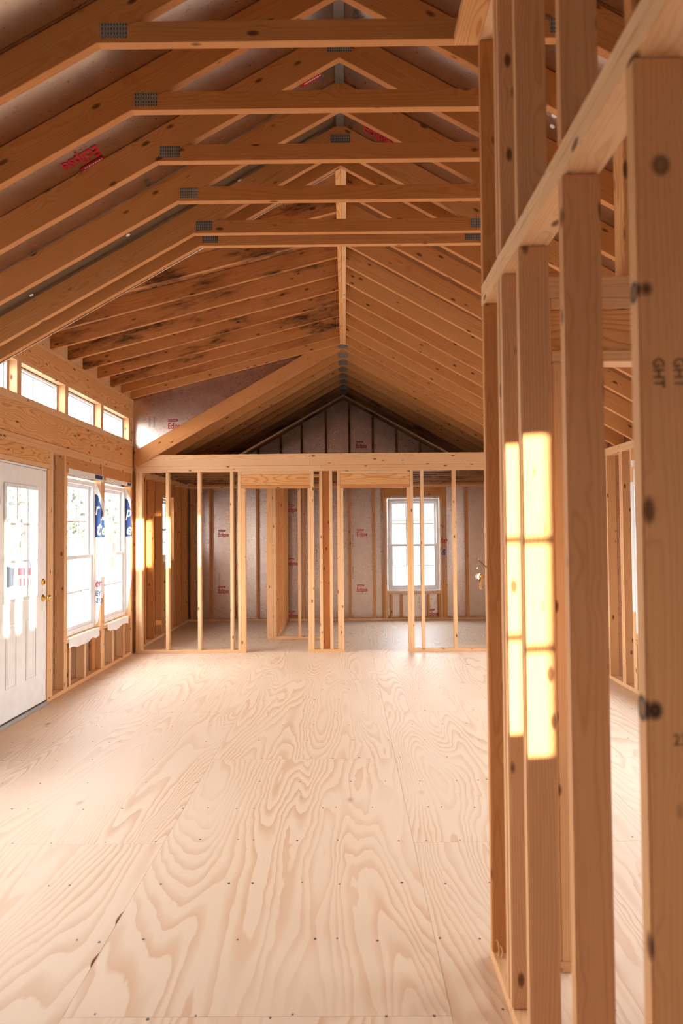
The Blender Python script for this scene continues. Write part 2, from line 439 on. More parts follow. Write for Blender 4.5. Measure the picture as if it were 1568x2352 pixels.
# ------------------------------------------------------------------ structure: floor
floor = boxes('floor', [((XL-.12, XR+.12), (YF-.1, YB+.12), (-.12, -.021))], M_DECK)
tag(floor, 'subfloor of large pale plywood sheets with swirling pinkish grain', 'floor', kind='structure')
SW, SL, SA = 1.2192, 2.4384, -.899
def sheet(x0, x1, y0, y1, notch=()):
    x0, x1, y0, y1 = max(x0, XL-.05)+.0006, min(x1, XR+.05)-.0006, max(y0, YF)+.0006, min(y1, YB+.05)-.0006
    cx, cyy = (x0+x1)/2, (y0+y1)/2
    pts = [(x0, y0), (x1, y0)]
    for (a, b, dpt) in notch:
        if y0 < a < b < y1: pts += [(x1, a), (x1-dpt*.7, a+.02), (x1-dpt, (a+b)/2), (x1-dpt*.5, b-.02), (x1, b)]
    pts += [(x1, y1), (x0, y1)]
    bm = bmesh.new()
    tp = [bm.verts.new((a-cx, b-cyy, 0)) for a, b in pts]; bt = [bm.verts.new((a-cx, b-cyy, -.018)) for a, b in pts]
    bm.faces.new(tp); bm.faces.new(bt[::-1])
    for i in range(len(pts)):
        j = (i+1) % len(pts); bm.faces.new((tp[j], tp[i], bt[i], bt[j]))
    bmesh.ops.recalc_face_normals(bm, faces=bm.faces)
    o = from_bm('plywood_sheet', bm, M_PLY, floor); o.location = (cx, cyy, 0)
for c, st in ((-2, 2.194), (-1, 3.393), (0, 2.194), (1, 3.393), (2, 2.194)):
    y = st-SL*2
    while y < YB:
        if y+SL > YF: sheet(SA+SW*c, SA+SW*(c+1), y, y+SL, ((2.44, 2.53, .012), (2.70, 2.80, .012)) if c == -1 else ())
        y += SL
bm = bmesh.new()                                       # rows of nail heads along the joists
for k in range(-3, 23):
    yy = 2.194+.4064*k
    x = XL+.1
    while x < XR-.05:
        r = random.uniform(.0036, .0062)
        lathe(bm, [(r, 0), (r, .0006)], (x+random.uniform(-.05, .05), yy+random.uniform(-.012, .012)+(.016 if k % 3 == 0 and random.random() < .5 else 0), 0), (0, 0, 1), 6)
        x += random.uniform(.1, .34)
tag(from_bm('nail_heads', bm, M_NAIL, floor), kind='stuff')

# ------------------------------------------------------------------ structure: outer walls
WIN = [(6.64, 7.545), (7.668, 8.585)]           # left wall window openings
CLW = [(4.70, 5.606), (5.68, 6.58), (6.652, 7.545), (7.627, 8.528)]
DOOR = (5.26, 6.195)
XLo = XL-SD
lh = [(a, b, .49, 2.09) for a, b in WIN] + [(DOOR[0], DOOR[1], 0, 2.10), (10.12, 10.75, 1.10, 2.05)] \
     + [(a, b, 2.67, 2.94) for a, b in CLW] + [(1.9, 2.8, .49, 2.09), (3.2, 4.1, .49, 2.09)]
wl = holes('wall_left', 'X', (XLo-.02, XLo), (YF, YB+.11), (-.1, 2.43), [h_ for h_ in lh if h_[2] < 2.4], M_FOIL)
tag(wl, 'left outer wall of pale studs with white door and two windows', 'wall', kind='structure')
wc = holes('wall_clerestory', 'X', (XLo-.02, XLo), (4.33, 8.72), (2.43, 3.42), [h_ for h_ in lh if h_[2] > 2.4], M_FOIL)
tag(wc, 'upper left dormer wall with a row of small windows', 'wall', kind='structure')

def stud(par, x, y, z, mt=W_STUD, name='stud', seg=1): return board(name, par, x, y, z, mt, seg=seg)
DX = (XLo, XL)
for a, b in ((YF, DOOR[0]), (DOOR[1], YP-.005), (YP+SD+.005, YB)): board('bottom_plate', wl, DX, (a, b), (0, ST), W_STUD)
for a, b in ((YF, 4.3), (4.3, YP-.005), (YP+SD+.005, YB)): board('top_plate', wl, DX, (a, b), (2.262, 2.30), W_STUD)
for a, b in ((YF, 4.31), (4.31, 5.78), (5.78, 8.72), (8.72, YB)): board('upper_top_plate', wl, DX, (a, b), (2.30, 2.338), W_STUD)
ZT = 2.262
for y in (5.185, 5.222): stud(wl, DX, (y, y+ST), (ST, ZT if y < 5.2 else 2.10))
stud(wl, DX, (6.197, 6.235), (ST, 2.10), name='trimmer_stud'); stud(wl, DX, (6.235, 6.273), (ST, ZT), name='king_stud')
stud(wl, DX, (6.273, 6.311), (ST, ZT))
board('door_header', wl, (XL-.04, XL), (5.222, 6.234), (2.145, ZT), W_BEAM); board('header_plate', wl, DX, (5.222, 6.234), (2.104, 2.144), W_STUD)
stud(wl, DX, (6.562, 6.60), (ST, ZT)); stud(wl, DX, (6.60, 6.638), (ST, .455), name='trimmer_stud'); stud(wl, DX, (6.60, 6.638), (.495, 2.10), name='trimmer_stud')
stud(wl, DX, (7.55, 7.588), (.495, 2.10), name='trimmer_stud'); stud(wl, DX, (7.55, 7.588), (ST, .455), name='trimmer_stud')
stud(wl, DX, (7.588, 7.626), (ST, ZT)); stud(wl, DX, (7.626, 7.664), (.495, 2.10), name='trimmer_stud'); stud(wl, DX, (7.626, 7.664), (ST, .455), name='trimmer_stud')
stud(wl, DX, (8.588, 8.626), (ST, 2.10), name='trimmer_stud'); stud(wl, DX, (8.628, 8.666), (ST, ZT))
for a, b in ((6.60, 7.588), (7.626, 8.587)):
    board('rough_sill', wl, DX, (a, b), (.457, .493), W_STUD)
    board('window_header', wl, (XL-.04, XL), (a, b), (2.104, ZT), W_RAFT)
for y in (6.69, 7.08, 7.93, 8.32): stud(wl, DX, (y, y+ST), (ST, .455), name='cripple_stud')
for y in (6.76, 7.2, 7.46, 8.02, 8.42): stud(wl, (XLo, XLo+.03), (y, y+.085), (ST, .455), mt=W_RAFT, name='backing_board')
for y in (8.80, 8.87, 9.22, 9.63, 10.04, 10.08, 10.76, 10.80, 11.2, 11.64, 11.70): stud(wl, DX, (y, y+ST), (ST, ZT), mt=W_RAFT if y > 8.9 else W_STUD)
board('rough_sill', wl, DX, (10.12, 10.76), (1.06, 1.098), W_STUD); board('window_header', wl, (XL-.04, XL), (10.12, 10.76), (2.06, ZT), W_RAFT)
for y in (10.14, 10.4, 10.7): stud(wl, DX, (y, y+ST), (ST, 1.06), name='cripple_stud')
# clerestory framing
board('sill_plate', wc, (XLo, XL+.002), (4.34, 8.70), (2.602, 2.668), W_STUD)
cl_j = [(4.625, 4.70), (5.606, 5.68), (6.58, 6.652), (7.545, 7.627), (8.528, 8.60)]
for a, b in cl_j:
    mid = (a+b)/2
    stud(wc, DX, (a, mid-.0004), (2.668, 2.942)); stud(wc, DX, (mid+.0004, b), (2.668, 2.942))
stud(wc, DX, (8.64, 8.70), (2.668, 2.942))
board('head_plate', wc, DX, (4.34, 8.70), (2.942, 2.975), W_STUD)
board('header_board', wc, (XLo, XL), (4.34, 8.70), (2.976, 3.165), W_BEAM); board('top_plate', wc, (XLo, XL+.003), (4.34, 8.70), (3.166, 3.205), W_STUD)

bmx = board('header_beam', None, (XLo, XL+.004), (4.34, 8.70), (2.341, 2.60), W_BEAM)
tag(bmx, 'long swirly-grained wooden beam above the door under the small windows', 'beam')

# right wall
RXo = XR+SD; RW = (5.45, 6.36); RSW = (2.55, 3.65); RD = (-.76, .185)
wr = holes('wall_right', 'X', (RXo, RXo+.02), (YF, YB+.11), (-.1, 2.43), [(*RW, .49, 2.09), (*RSW, 1.30, 2.0), (1.42, 2.32, 1.30, 2.0), (*RD, 0, 2.10), (3.9, 4.8, .49, 2.09), (7.44, 8.34, .49, 2.09)], M_FOIL)
tag(wr, 'right outer wall framing glimpsed between the near studs', 'wall', kind='structure')
DXR = (XR, RXo)
for a, b in ((YF, RD[0]), (RD[1], YP-.005), (YP+SD+.005, YB)): board('bottom_plate', wr, DXR, (a, b), (0, ST), W_STUD)
for a, b in ((YF, 4.3), (4.3, YP-.005), (YP+SD+.005, YB)): board('top_plate', wr, DXR, (a, b), (2.262, 2.30), W_STUD)
for a, b in ((YF, 4.3), (4.3, YB)): board('upper_top_plate', wr, DXR, (a, b), (2.30, 2.338), W_STUD)
for y in (2.5, 3.70, 5.37, 5.41): stud(wr, DXR, (y, y+ST), (ST, ZT))
stud(wr, DXR, (6.362, 6.40), (.495, 2.10), name='trimmer_stud'); stud(wr, DXR, (6.362, 6.40), (ST, .455), name='trimmer_stud'); stud(wr, DXR, (6.40, 6.438), (ST, ZT), name='king_stud')
for y in (6.62, 6.66, 7.0, 7.39, 8.345, 8.6): stud(wr, DXR, (y, y+ST), (ST, ZT))
board('rough_sill', wr, DXR, (5.45, 6.40), (.457, .493), W_STUD); board('window_header', wr, (XR, XR+.04), (5.45, 6.40), (2.104, ZT), W_RAFT)
for y in (5.7, 6.0, 6.22, 6.30): stud(wr, DXR, (y, y+ST), (ST, .455), name='cripple_stud')
for y in (-.80, .19): stud(wr, DXR, (y, y+ST), (ST, ZT))

# back wall with its gable
BW = (.72, 1.61)
wb = holes('wall_back', 'Y', (YB+SD, YB+SD+.02), (XL-.1, XR+.1), (-.1, 2.43), [(*BW, .50, 2.07)], M_FOIL)
tag(wb, 'back wall of silver foil board with red lettering and studs', 'wall', kind='structure')
prism('gable_board', wb, [(-2.7, 2.432), (2.7, 2.432), (RX, rz(2.7)+RS*2.7+RV)], YB+SD, YB+SD+.02, M_FOIL, bev=0)
DY = (YB, YB+SD)
board('bottom_plate', wb, (XL, XR), DY, (0, ST), W_STUD); board('top_plate', wb, (XL, XR), DY, (2.262, 2.30), W_STUD); board('upper_top_plate', wb, (XL, XR), DY, (2.30, 2.338), W_RAFT)
for x in (-2.64, -2.32, -1.92, -1.52, -1.12, -.73, -.33, .06, .475, 2.06, 2.46): stud(wb, (x, x+ST), DY, (ST, ZT), mt=W_RAFT)
stud(wb, (.635, .673), DY, (ST, ZT), mt=W_RAFT, name='king_stud'); stud(wb, (.675, .713), DY, (ST, 2.09), name='trimmer_stud')
stud(wb, (1.617, 1.655), DY, (ST, 2.09), name='trimmer_stud'); stud(wb, (1.66, 1.73), DY, (ST, ZT), mt=W_RAFT, name='king_stud')
board('rough_sill', wb, (.714, 1.616), DY, (.44, .495), W_STUD); board('window_header', wb, (.675, 1.66), (YB, YB+.04), (2.095, ZT), W_RAFT)
for x in (.76, .935, 1.39, 1.575): stud(wb, (x, x+ST), DY, (ST, .44), name='cripple_stud', mt=W_RAFT)
for x in (-1.9, -1.5, -1.11, -.75, -.335, .067, .47, .875, 1.28, 1.69):
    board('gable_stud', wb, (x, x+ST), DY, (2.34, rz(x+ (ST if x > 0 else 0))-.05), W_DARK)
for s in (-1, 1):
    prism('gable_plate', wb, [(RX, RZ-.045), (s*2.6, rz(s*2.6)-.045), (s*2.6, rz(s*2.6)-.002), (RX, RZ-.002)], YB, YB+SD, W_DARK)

# front wall behind the camera, with a wide doorway
wf = holes('wall_front', 'Y', (YF-.11, YF-.09), (XL-.1, XR+.1), (-.1, 2.43), [], W_DARK)
tag(wf, 'front wall behind the viewpoint', 'wall', kind='structure')
prism('gable_board', wf, [(-2.7, 2.432), (2.7, 2.432), (RX, rz(2.7)+RS*2.7+RV)], YF-.11, YF-.09, W_DARK, bev=0)

# dormer cheeks
for yy, nm, lab in ((8.70, 'wall_cheek', 'silver foil triangle above the long sloping rafter at the upper left'), (4.345, 'wall_cheek_near', 'near foil cheek of the shed dormer')):
    o = prism(nm, None, [(XLo, rz(XLo)+.0), (RX-.04, RZ-.02), (RX-.04, dz(-.05)+.14), (XLo, dz(XLo)+.14)], yy, yy+.012, M_FOIL, bev=0)
    tag(o, lab, 'wall', kind='structure')
    if nm == 'wall_cheek': cheek = o
cheek.name = 'wall_cheek'

# ------------------------------------------------------------------ structure: roof
def slope_slab(bm, side, y0, y1, xe, lo, hi):
    pts = [(RX, RZ+RV+lo), (side*xe, rz(side*xe)+RV+lo), (side*xe, rz(side*xe)+RV+hi), (RX, RZ+RV+hi)]
    a = [bm.verts.new((p_[0], y0, p_[1])) for p_ in pts]; b = [bm.verts.new((p_[0], y1, p_[1])) for p_ in pts]
    bm.faces.new(a); bm.faces.new(b[::-1])
    for i in range(4): bm.faces.new((a[i], b[i], b[(i+1) % 4], a[(i+1) % 4]))
bm = bmesh.new()
slope_slab(bm, 1, YF-.12, YB+.12, 3.0, .03, .06); slope_slab(bm, -1, YF-.12, 4.36, 3.0, .03, .06); slope_slab(bm, -1, 8.70, YB+.12, 3.0, .03, .06)
a = [bm.verts.new(q) for q in ((-3.0, 4.33, dz(-3.0)+.175), (.05, 4.33, dz(.05)+.175), (.05, 8.73, dz(.05)+.175), (-3.0, 8.73, dz(-3.0)+.175))]
b = [bm.verts.new((v.co.x, v.co.y, v.co.z+.03)) for v in a]
bm.faces.new(a[::-1]); bm.faces.new(b)
for i in range(4): bm.faces.new((a[i], a[(i+1) % 4], b[(i+1) % 4], b[i]))
bmesh.ops.recalc_face_normals(bm, faces=bm.faces)
ceil = from_bm('ceiling', bm, M_DECK)
tag(ceil, 'steep open rafter roof lined with silver foil boards', 'ceiling', kind='structure')
def panel(side, y0, y1):
    xe = 2.80
    return prism('insulation_panel', ceil, [(side*xe, rz(side*xe)+RV+.002), (RX+side*.004, RZ+RV+.002-RS*.004), (RX+side*.004, RZ+RV+.027-RS*.004), (side*xe, rz(side*xe)+RV+.027)], y0, y1, M_FOILR, bev=0)
y = YF-.1
while y < YB+.1:
    y1 = min(y+1.2192, YB+.1)
    panel(1, y+.0015, y1-.0015)
    if y1 < 4.6: panel(-1, y+.0015, min(y1, 4.34)-.0015)
    elif y > 8.5: panel(-1, max(y, 8.715)+.0015, y1-.0015)
    y = y1
board('ridge_tape', ceil, (RX-.025, RX+.025), (YF, 4.3), (RZ+RV-.020, RZ+RV-.012), M_TAPE, bev=.001)
for i in range(14):                                     # old boards of the shed dormer deck
    xa = -2.76+i*.194; xb = min(xa+.19, -.03)
    prism('roof_plank', ceil, [(xa, dz(xa)+.146), (xb, dz(xb)+.146), (xb, dz(xb)+.168), (xa, dz(xa)+.168)], 4.36, 8.695, W_MOLD, bev=0)

def ts(n): return ('nearest', 'second', 'third', 'fourth', 'fifth', 'sixth', 'seventh', 'eighth', 'ninth', 'tenth', 'eleventh')[n]
def plate_on(par, x, z, y, w=.10, h=.055, ang=0.):
    key = ('gp', w, h)
    if key not in _cache:
        bm = bmesh.new(); bm_box(bm, (-w/2, w/2), (-h/2, h/2), (-.0008, .0008))
        me = bpy.data.meshes.new('gusset_plate'); bm.to_mesh(me); bm.free(); me.materials.append(M_PLATE); _cache[key] = me
    o = bpy.data.objects.new('gusset_plate', _cache[key]); C.objects.link(o); o.parent = par
    o.location = Vector((x, y-.0008, z))-par.location; o.rotation_euler = (PI/2, ang, 0)
    return o
def rafter(par, side, y0, y1, xe, mt, depth=RV, x_top=None, name='rafter', z_off=0.):
    xt = RX if x_top is None else x_top
    zt = rz(xt)+z_off; xb = side*xe; zb = rz(xb)+z_off
    pts = [(xb, zb), (xt, zt), (xt, zt+depth), (xb, zb+depth)]
    return prism(name, par, pts, y0, y1, mt)
TZ = 3.325
def front_truss(y, lab):
    t = empty('roof_truss', (0, y, 2.34)); tag(t, lab, 'roof truss')
    for s in (-1, 1): rafter(t, s, y, y+ST, 2.74, W_RAFT)
    xb = (RZ-TZ)/RS-.003; xt = (RZ-TZ-.08)/RS-.003
    prism('collar_tie', t, [(RX-xb, TZ), (RX+xb, TZ), (RX+xt, TZ+.08), (RX-xt, TZ+.08)], y, y+ST, W_RAFT)
    for s in (-1, 1): plate_on(t, RX+s*(xb-.062), TZ+.046, y, .098, .056)
    plate_on(t, RX, RZ+.06, y, .12, .07)
    return t
TY = [2.489+.4064*i for i in range(5)]+[4.296]
TL = ['roof truss with collar tie nearest the viewer, highest in the photo', 'second roof truss from the viewer, collar tie just below the highest one',
      'third roof truss from the viewer, its collar tie left end beside red lettering', 'fourth collar-tie roof truss counted from the viewer',
      'fifth roof truss from the viewer, front one of the close pair', 'last collar-tie roof truss, back one of the close pair at the dormer']
for y, l in zip(TY, TL): front_truss(y, l)

# ridge beam of two plies
rbm = empty('ridge_beam', (RX, 4.36, 3.85)); tag(rbm, 'two-ply ridge beam running away from the close pair of trusses', 'beam')
board('beam_ply', rbm, (RX-.036, RX-.0005), (4.345, 8.62), (3.87, 4.10), W_BEAM)
for a, b in ((4.345, 5.9), (5.902, 6.9), (6.902, 8.62)): board('beam_ply', rbm, (RX+.0005, RX+.036), (a, b), (3.866, 4.10), W_STUD)

LD = [8.614, 8.26, 7.885, 7.465, 7.05, 6.665, 6.26, 5.86, 5.44, 5.02, 4.62]
for i, y in enumerate(LD):
    xe = -2.765
    o = prism('dormer_rafter', None, [(xe, dz(xe)), (RX-.037, dz(RX-.037)), (RX-.037, dz(RX-.037)+.144), (xe, dz(xe)+.144)], y, y+ST, W_RAFT if i == 0 else W_MOLD)
    if i == 0: tag(o, 'clean pale shed dormer rafter nearest the back partition, above the foil triangle', 'rafter')
    elif i < 7: tag(o, 'stained shed dormer rafter on the left, %s from the back partition' % ts(i), 'rafter', 'stained shed dormer rafters')
    else: tag(o, 'shed dormer rafter half hidden behind the collar ties, %s from the back partition' % ts(i), 'rafter', 'stained shed dormer rafters')
    if i: board('blocking', wc, (XL-.05, XL-.012), (y+ST+.001, LD[i-1]-.001), (3.207, 3.345), W_STUD)
RD_Y = [8.41, 8.0, 7.59, 7.18, 6.75, 6.33, 5.91, 5.48, 5.05, 4.64]
for i, y in enumerate(RD_Y):
    o = rafter(None, 1, y, y+ST, 2.75, W_RAFT, x_top=RX+.037, name='right_slope_rafter', z_off=.015)
    o.name = 'roof_rafter'
    tag(o, 'straight pale rafter on the right slope beside the ridge beam, %s from the back partition' % ('first' if i == 0 else ts(i)), 'rafter', 'right slope rafters beside the ridge beam')

# attic trusses over the back room
for i in range(8):
    y = 8.656 if i == 0 else 8.71+.4064*i
    t = empty('roof_truss', (0, y, 2.34))
    tag(t, 'broad sloping rafter pair in front of the partition beam, meeting the ridge beam end' if i == 0 else 'dim attic truss with toothed plate at its peak, %s behind the partition' % ('first' if i == 1 else ts(i-1)), 'roof truss', None if i == 0 else 'attic trusses over the back room')
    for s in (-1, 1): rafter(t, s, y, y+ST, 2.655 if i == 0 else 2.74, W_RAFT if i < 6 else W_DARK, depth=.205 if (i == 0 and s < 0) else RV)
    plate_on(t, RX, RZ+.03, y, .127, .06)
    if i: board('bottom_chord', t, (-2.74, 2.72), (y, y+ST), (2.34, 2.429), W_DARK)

af = boxes('attic_floor', [((XL+.02, XR-.02), (9.16, YB-.02), (2.4305, 2.434))], M_DECK); tag(af, 'old plywood deck on the joists over the back room', 'attic floor', kind='structure')
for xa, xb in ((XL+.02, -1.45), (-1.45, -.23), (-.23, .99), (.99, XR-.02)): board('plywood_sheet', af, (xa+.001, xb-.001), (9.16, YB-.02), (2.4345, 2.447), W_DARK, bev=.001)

# ------------------------------------------------------------------ far partition
fp = empty('stud_partition', (0, YP, 0)); tag(fp, 'open stud partition with two doorways across the far end of the room', 'stud wall')
PY = (YP, YP+SD)
def fs(x0, x1, zt=2.281, name='stud', mt=W_STUD, y=PY): return board(name, fp, (x0, x1), y, (ST, zt), mt)
for a, b in ((-2.645, -1.257), (-.471, -.02), (.785, 2.66)): board('bottom_plate', fp, (a, b), PY, (0, ST), W_STUD)
for a, b in ((-2.645, -.25), (-.248, 2.66)): board('top_plate', fp, (a, b), PY, (2.281, 2.317), W_STUD)
for a, b in ((-2.645, -.30), (-.298, 2.66)): board('upper_top_plate', fp, (a, b), PY, (2.317, 2.353), W_STUD)
for x in (-2.643, -2.603, -2.263, -1.86, -1.45, -.323, -.198, .955, 1.36, 1.77, 2.18, 2.6): fs(x, x+ST)
fs(-1.352, -1.314, name='king_stud'); fs(-1.312, -1.258, 2.064, 'trimmer_stud')
fs(-.470, -.434, 2.064, 'trimmer_stud'); fs(-.433, -.395, name='king_stud')
fs(-.098, -.060, name='king_stud'); fs(-.059, -.021, 2.064, 'trimmer_stud')
fs(.786, .822, 2.064, 'trimmer_stud'); fs(.823, .861, name='king_stud')
board('backing_stud', fp, (-.284, -.199), (YP+.05, YP+SD), (ST, 2.281), W_RAFT)
for a, b in ((-1.313, -.434), (-.059, .822)):
    board('header_plate', fp, (a, b), PY, (2.243, 2.2805), W_STUD); board('header_board', fp, (a, b), (YP+.006, YP+.044), (2.102, 2.242), W_BEAM); board('header_plate', fp, (a, b), PY, (2.065, 2.101), W_RAFT)
pb = empty('partition_beam', (0, YP, 2.353)); tag(pb, 'pale beam lying on top of the far stud partition, jointed near the middle', 'beam')
prism('beam_board', pb, [(-2.62, 2.354), (-.436, 2.354), (-.436, 2.502), (-2.36, 2.5)], YP+.002, YP+.04, W_STUD)
prism('beam_board', pb, [(-.433, 2.354), (2.59, 2.354), (2.33, 2.5), (-.433, 2.502)], YP+.002, YP+.04, W_STUD)

# closet framing in the back room
cf = empty('closet_frame', (-1.0, 9.75, 0)); tag(cf, 'small closet stud frame standing in the room behind the partition', 'stud wall')
board('corner_stud', cf, (-1.115, -1.026), (9.76, 9.798), (0, 2.33), W_STUD)
board('stud', cf, (-1.024, -.986), (9.76, 9.849), (ST, 2.29), W_STUD); board('stud', cf, (-.672, -.634), (9.76, 9.849), (ST, 2.29), W_STUD)
board('bottom_plate', cf, (-1.024, -.30), (9.76, 9.849), (0, ST), W_STUD); board('top_plate', cf, (-1.024, -.30), (9.76, 9.849), (2.292, 2.33), W_STUD)
board('stud', cf, (-.34, -.302), (9.76, 9.849), (ST, 2.29), W_STUD)
board('bottom_plate', cf, (-1.06, -.971), (9.851, YB-.002), (0, ST), W_STUD); board('top_plate', cf, (-1.06, -.971), (9.851, YB-.002), (2.292, 2.33), W_STUD)
for y in (10.1, 10.5, 10.9, 11.3, 11.68): board('stud', cf, (-1.06, -.971), (y, y+ST), (ST, 2.29), W_RAFT)

# ------------------------------------------------------------------ near partition on the right
NX = (.503, .589); NT = 2.327
npn = empty('stud_partition', (.546, 1.0, 0)); tag(npn, 'tall near stud partition on the right with loft studs above its double plate', 'stud wall')
board('bottom_plate', npn, NX, (-.6, 2.50), (0, ST), W_STUD)
board('top_plate', npn, NX, (-.6, 2.49), (NT, NT+ST), W_STUD, seg=2)
for a, b in ((-.6, 2.40), (2.402, 2.49)): board('upper_top_plate', npn, NX, (a, b), (NT+ST+.0005, NT+.076), W_STUD, seg=2)
LOFT = 3.293
NS = [(2.448, W_RAFT), (2.163, W_NEAR_SHADE), (2.203, W_NEAR_SHADE), (1.95, W_NEAR_SHADE), (1.552, W_NEAR_SHADE), (1.165, W_E), (.76, W_STUD), (.35, W_STUD)]
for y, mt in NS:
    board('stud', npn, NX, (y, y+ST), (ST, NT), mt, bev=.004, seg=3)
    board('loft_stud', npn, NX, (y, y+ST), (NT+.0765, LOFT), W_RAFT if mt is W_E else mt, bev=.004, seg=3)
board('loft_plate', npn, NX, (-.6, 2.48), (LOFT, LOFT+ST), W_STUD); board('loft_ledger', npn, (NX[0]-.09, NX[0]-.001), (-.6, 2.48), (LOFT, LOFT+ST), W_BEAM)
Y0 = 1.165-.001
for k, xo in enumerate((.525, .560)):                    # faint grade stamps on the nearest stud
    me = text_mesh('GHT', .020, .9, .01)
    place('printed_mark', me, M_INK, npn, (xo, Y0, 1.514+(1220-826)/1581*1.165), (0, 0, -1), (1, 0, 0))
me = text_mesh('23', .02, .9, .0); place('printed_mark', me, M_INK, npn, (.545, Y0, 1.514-(1712-1220)/1581*1.165), (1, 0, 0), (0, 0, 1))

# cross partition behind it
XY = (2.397, 2.486)
cw = empty('stud_partition', (1.6, 2.44, 0)); tag(cw, 'cross partition with wide headed opening joining the near studs on the right', 'stud wall')
board('bottom_plate', cw, (NX[1]+.002, .765), XY, (0, ST), W_STUD); board('bottom_plate', cw, (2.5, XR-.002), XY, (0, ST), W_STUD)
for a, b, n in ((NT, NT+ST, 'top_plate'), (NT+ST+.0005, NT+.076, 'upper_top_plate')): board(n, cw, (NX[1]+.002, XR-.002), XY, (a, b), W_STUD)
board('trimmer_stud', cw, (.727, .765), XY, (ST, 2.098), W_STUD, bev=.003, seg=2); board('king_stud', cw, (.688, .726), XY, (ST, NT-.001), W_STUD)
board('trimmer_stud', cw, (2.5, 2.538), XY, (ST, 2.098), W_STUD); board('king_stud', cw, (2.54, 2.578), XY, (ST, NT-.001), W_STUD)
board('header_plate', cw, (.727, 2.538), XY, (2.289, NT-.001), W_STUD); board('header_plate', cw, (.727, 2.538), XY, (2.10, 2.14), W_STUD)
board('header_board', cw, (.727, 2.538), (XY[0]+.015, XY[0]+.053), (2.141, 2.288), W_BEAM)
for x in (.99, 1.4, 1.8, 2.2): board('loft_stud', cw, (x, x+ST), XY, (NT+.0765, rz(x+ST)-.01), W_BEAM)

# nail and keys on the far stud of the near partition
nail = empty('bent_nail', (.503, 2.467, 1.40)); tag(nail, 'rusty bent nail sticking out of the near partition end stud above keys', 'nail')
bm = bmesh.new(); tube(bm, [(.004, 0, -.022), (-.008, -.004, -.012), (-.022, -.010, .002), (-.034, -.014, .012)], .0019); from_bm('shank', bm, M_RUST, nail)
bm = bmesh.new(); lathe(bm, [(.0045, 0), (.0045, .002)], (-.034, -.014, .012), (-.6, -.2, .6), 10); from_bm('head', bm, M_RUST, nail)
kr = empty('key_ring', (.480, 2.456, 1.362)); tag(kr, 'small bunch of silver keys hanging from the bent nail', 'keys')
bm = bmesh.new(); tube(bm, [(.014*math.cos(t*PI/8), .004*math.sin(t*PI/8), .016*math.sin(t*PI/8)+.010) for t in range(16)], .0013, 6, True); from_bm('ring', bm, M_STEEL, kr)
for dx, a, mt in ((-.012, -.30, M_STEEL), (-.003, -.05, M_STEEL), (.006, .25, M_BRASS)):
    bm = bmesh.new()
    lathe(bm, [(.0100, -.001), (.0100, .001)], (0, 0, -.008), (0, 1, 0), 14)
    bm_box(bm, (-.0038, .0038), (-.0009, .0009), (-.052, -.016))
    for q in range(4): bm_box(bm, (.0038, .006), (-.0009, .0009), (-.050+q*.007, -.047+q*.007))
    k = from_bm('key', bm, mt, kr); k.location = (dx, -.003*(1+dx*50), -.004); k.rotation_euler = (0, a, .4+dx*30)
for i, (x, y, a, l) in enumerate(((.517, 2.424, .5, .05), (.527, 2.417, 1.2, .035))):
    bm = bmesh.new(); tube(bm, [(0, 0, 0), (.004, .004, .45*l), (.001, .010, .9*l), (-.004, .012, l)], .0028, 6)
    o = from_bm('wood_splinter', bm, W_STUD); o.location = (x, y, ST+.0025); tag(o, ('upright' if i == 0 else 'shorter')+' raw wood splinter at the foot of the near partition end stud', 'splinter')

# ------------------------------------------------------------------ windows and doors
NW = 0
def lbox(name, par, lst, mt, bev=0.): return boxes(name, lst, mt, par, bev)
def sash(par, x, z, y, cols, rows, fr=.038):
    """rails, muntins and panes of one sash; y is its room side"""
    (x0, x1), (z0, z1) = x, z
    s = lbox('sash', par, [((x0, x0+fr), (y, y+.03), z), ((x1-fr, x1), (y, y+.03), z), ((x0+fr, x1-fr), (y, y+.03), (z0, z0+fr)), ((x0+fr, x1-fr), (y, y+.03), (z1-fr, z1))], M_WHITE, .002)
    gx0, gx1, gz0, gz1 = x0+fr, x1-fr, z0+fr, z1-fr; mw = .008
    for i in range(1, cols):
        c = gx0+(gx1-gx0)*i/cols; lbox('muntin', s, [((c-mw, c+mw), (y+.010, y+.020), (gz0, gz1))], M_WHITE)
    for j in range(1, rows):
        c = gz0+(gz1-gz0)*j/rows
        for i in range(cols):
            a = gx0+(gx1-gx0)*i/cols+(mw if i else 0); b = gx0+(gx1-gx0)*(i+1)/cols-(mw if i < cols-1 else 0)
            lbox('muntin', s, [((a, b), (y+.010, y+.020), (c-mw, c+mw))], M_WHITE)
    for i in range(cols):
        for j in range(rows):
            a, b = gx0+(gx1-gx0)*i/cols, gx0+(gx1-gx0)*(i+1)/cols; c, d = gz0+(gz1-gz0)*j/rows, gz0+(gz1-gz0)*(j+1)/rows
            lbox('pane', s, [((a+.001, b-.001), (y+.013, y+.017), (c+.001, d-.001))], M_GLASS)
    return s
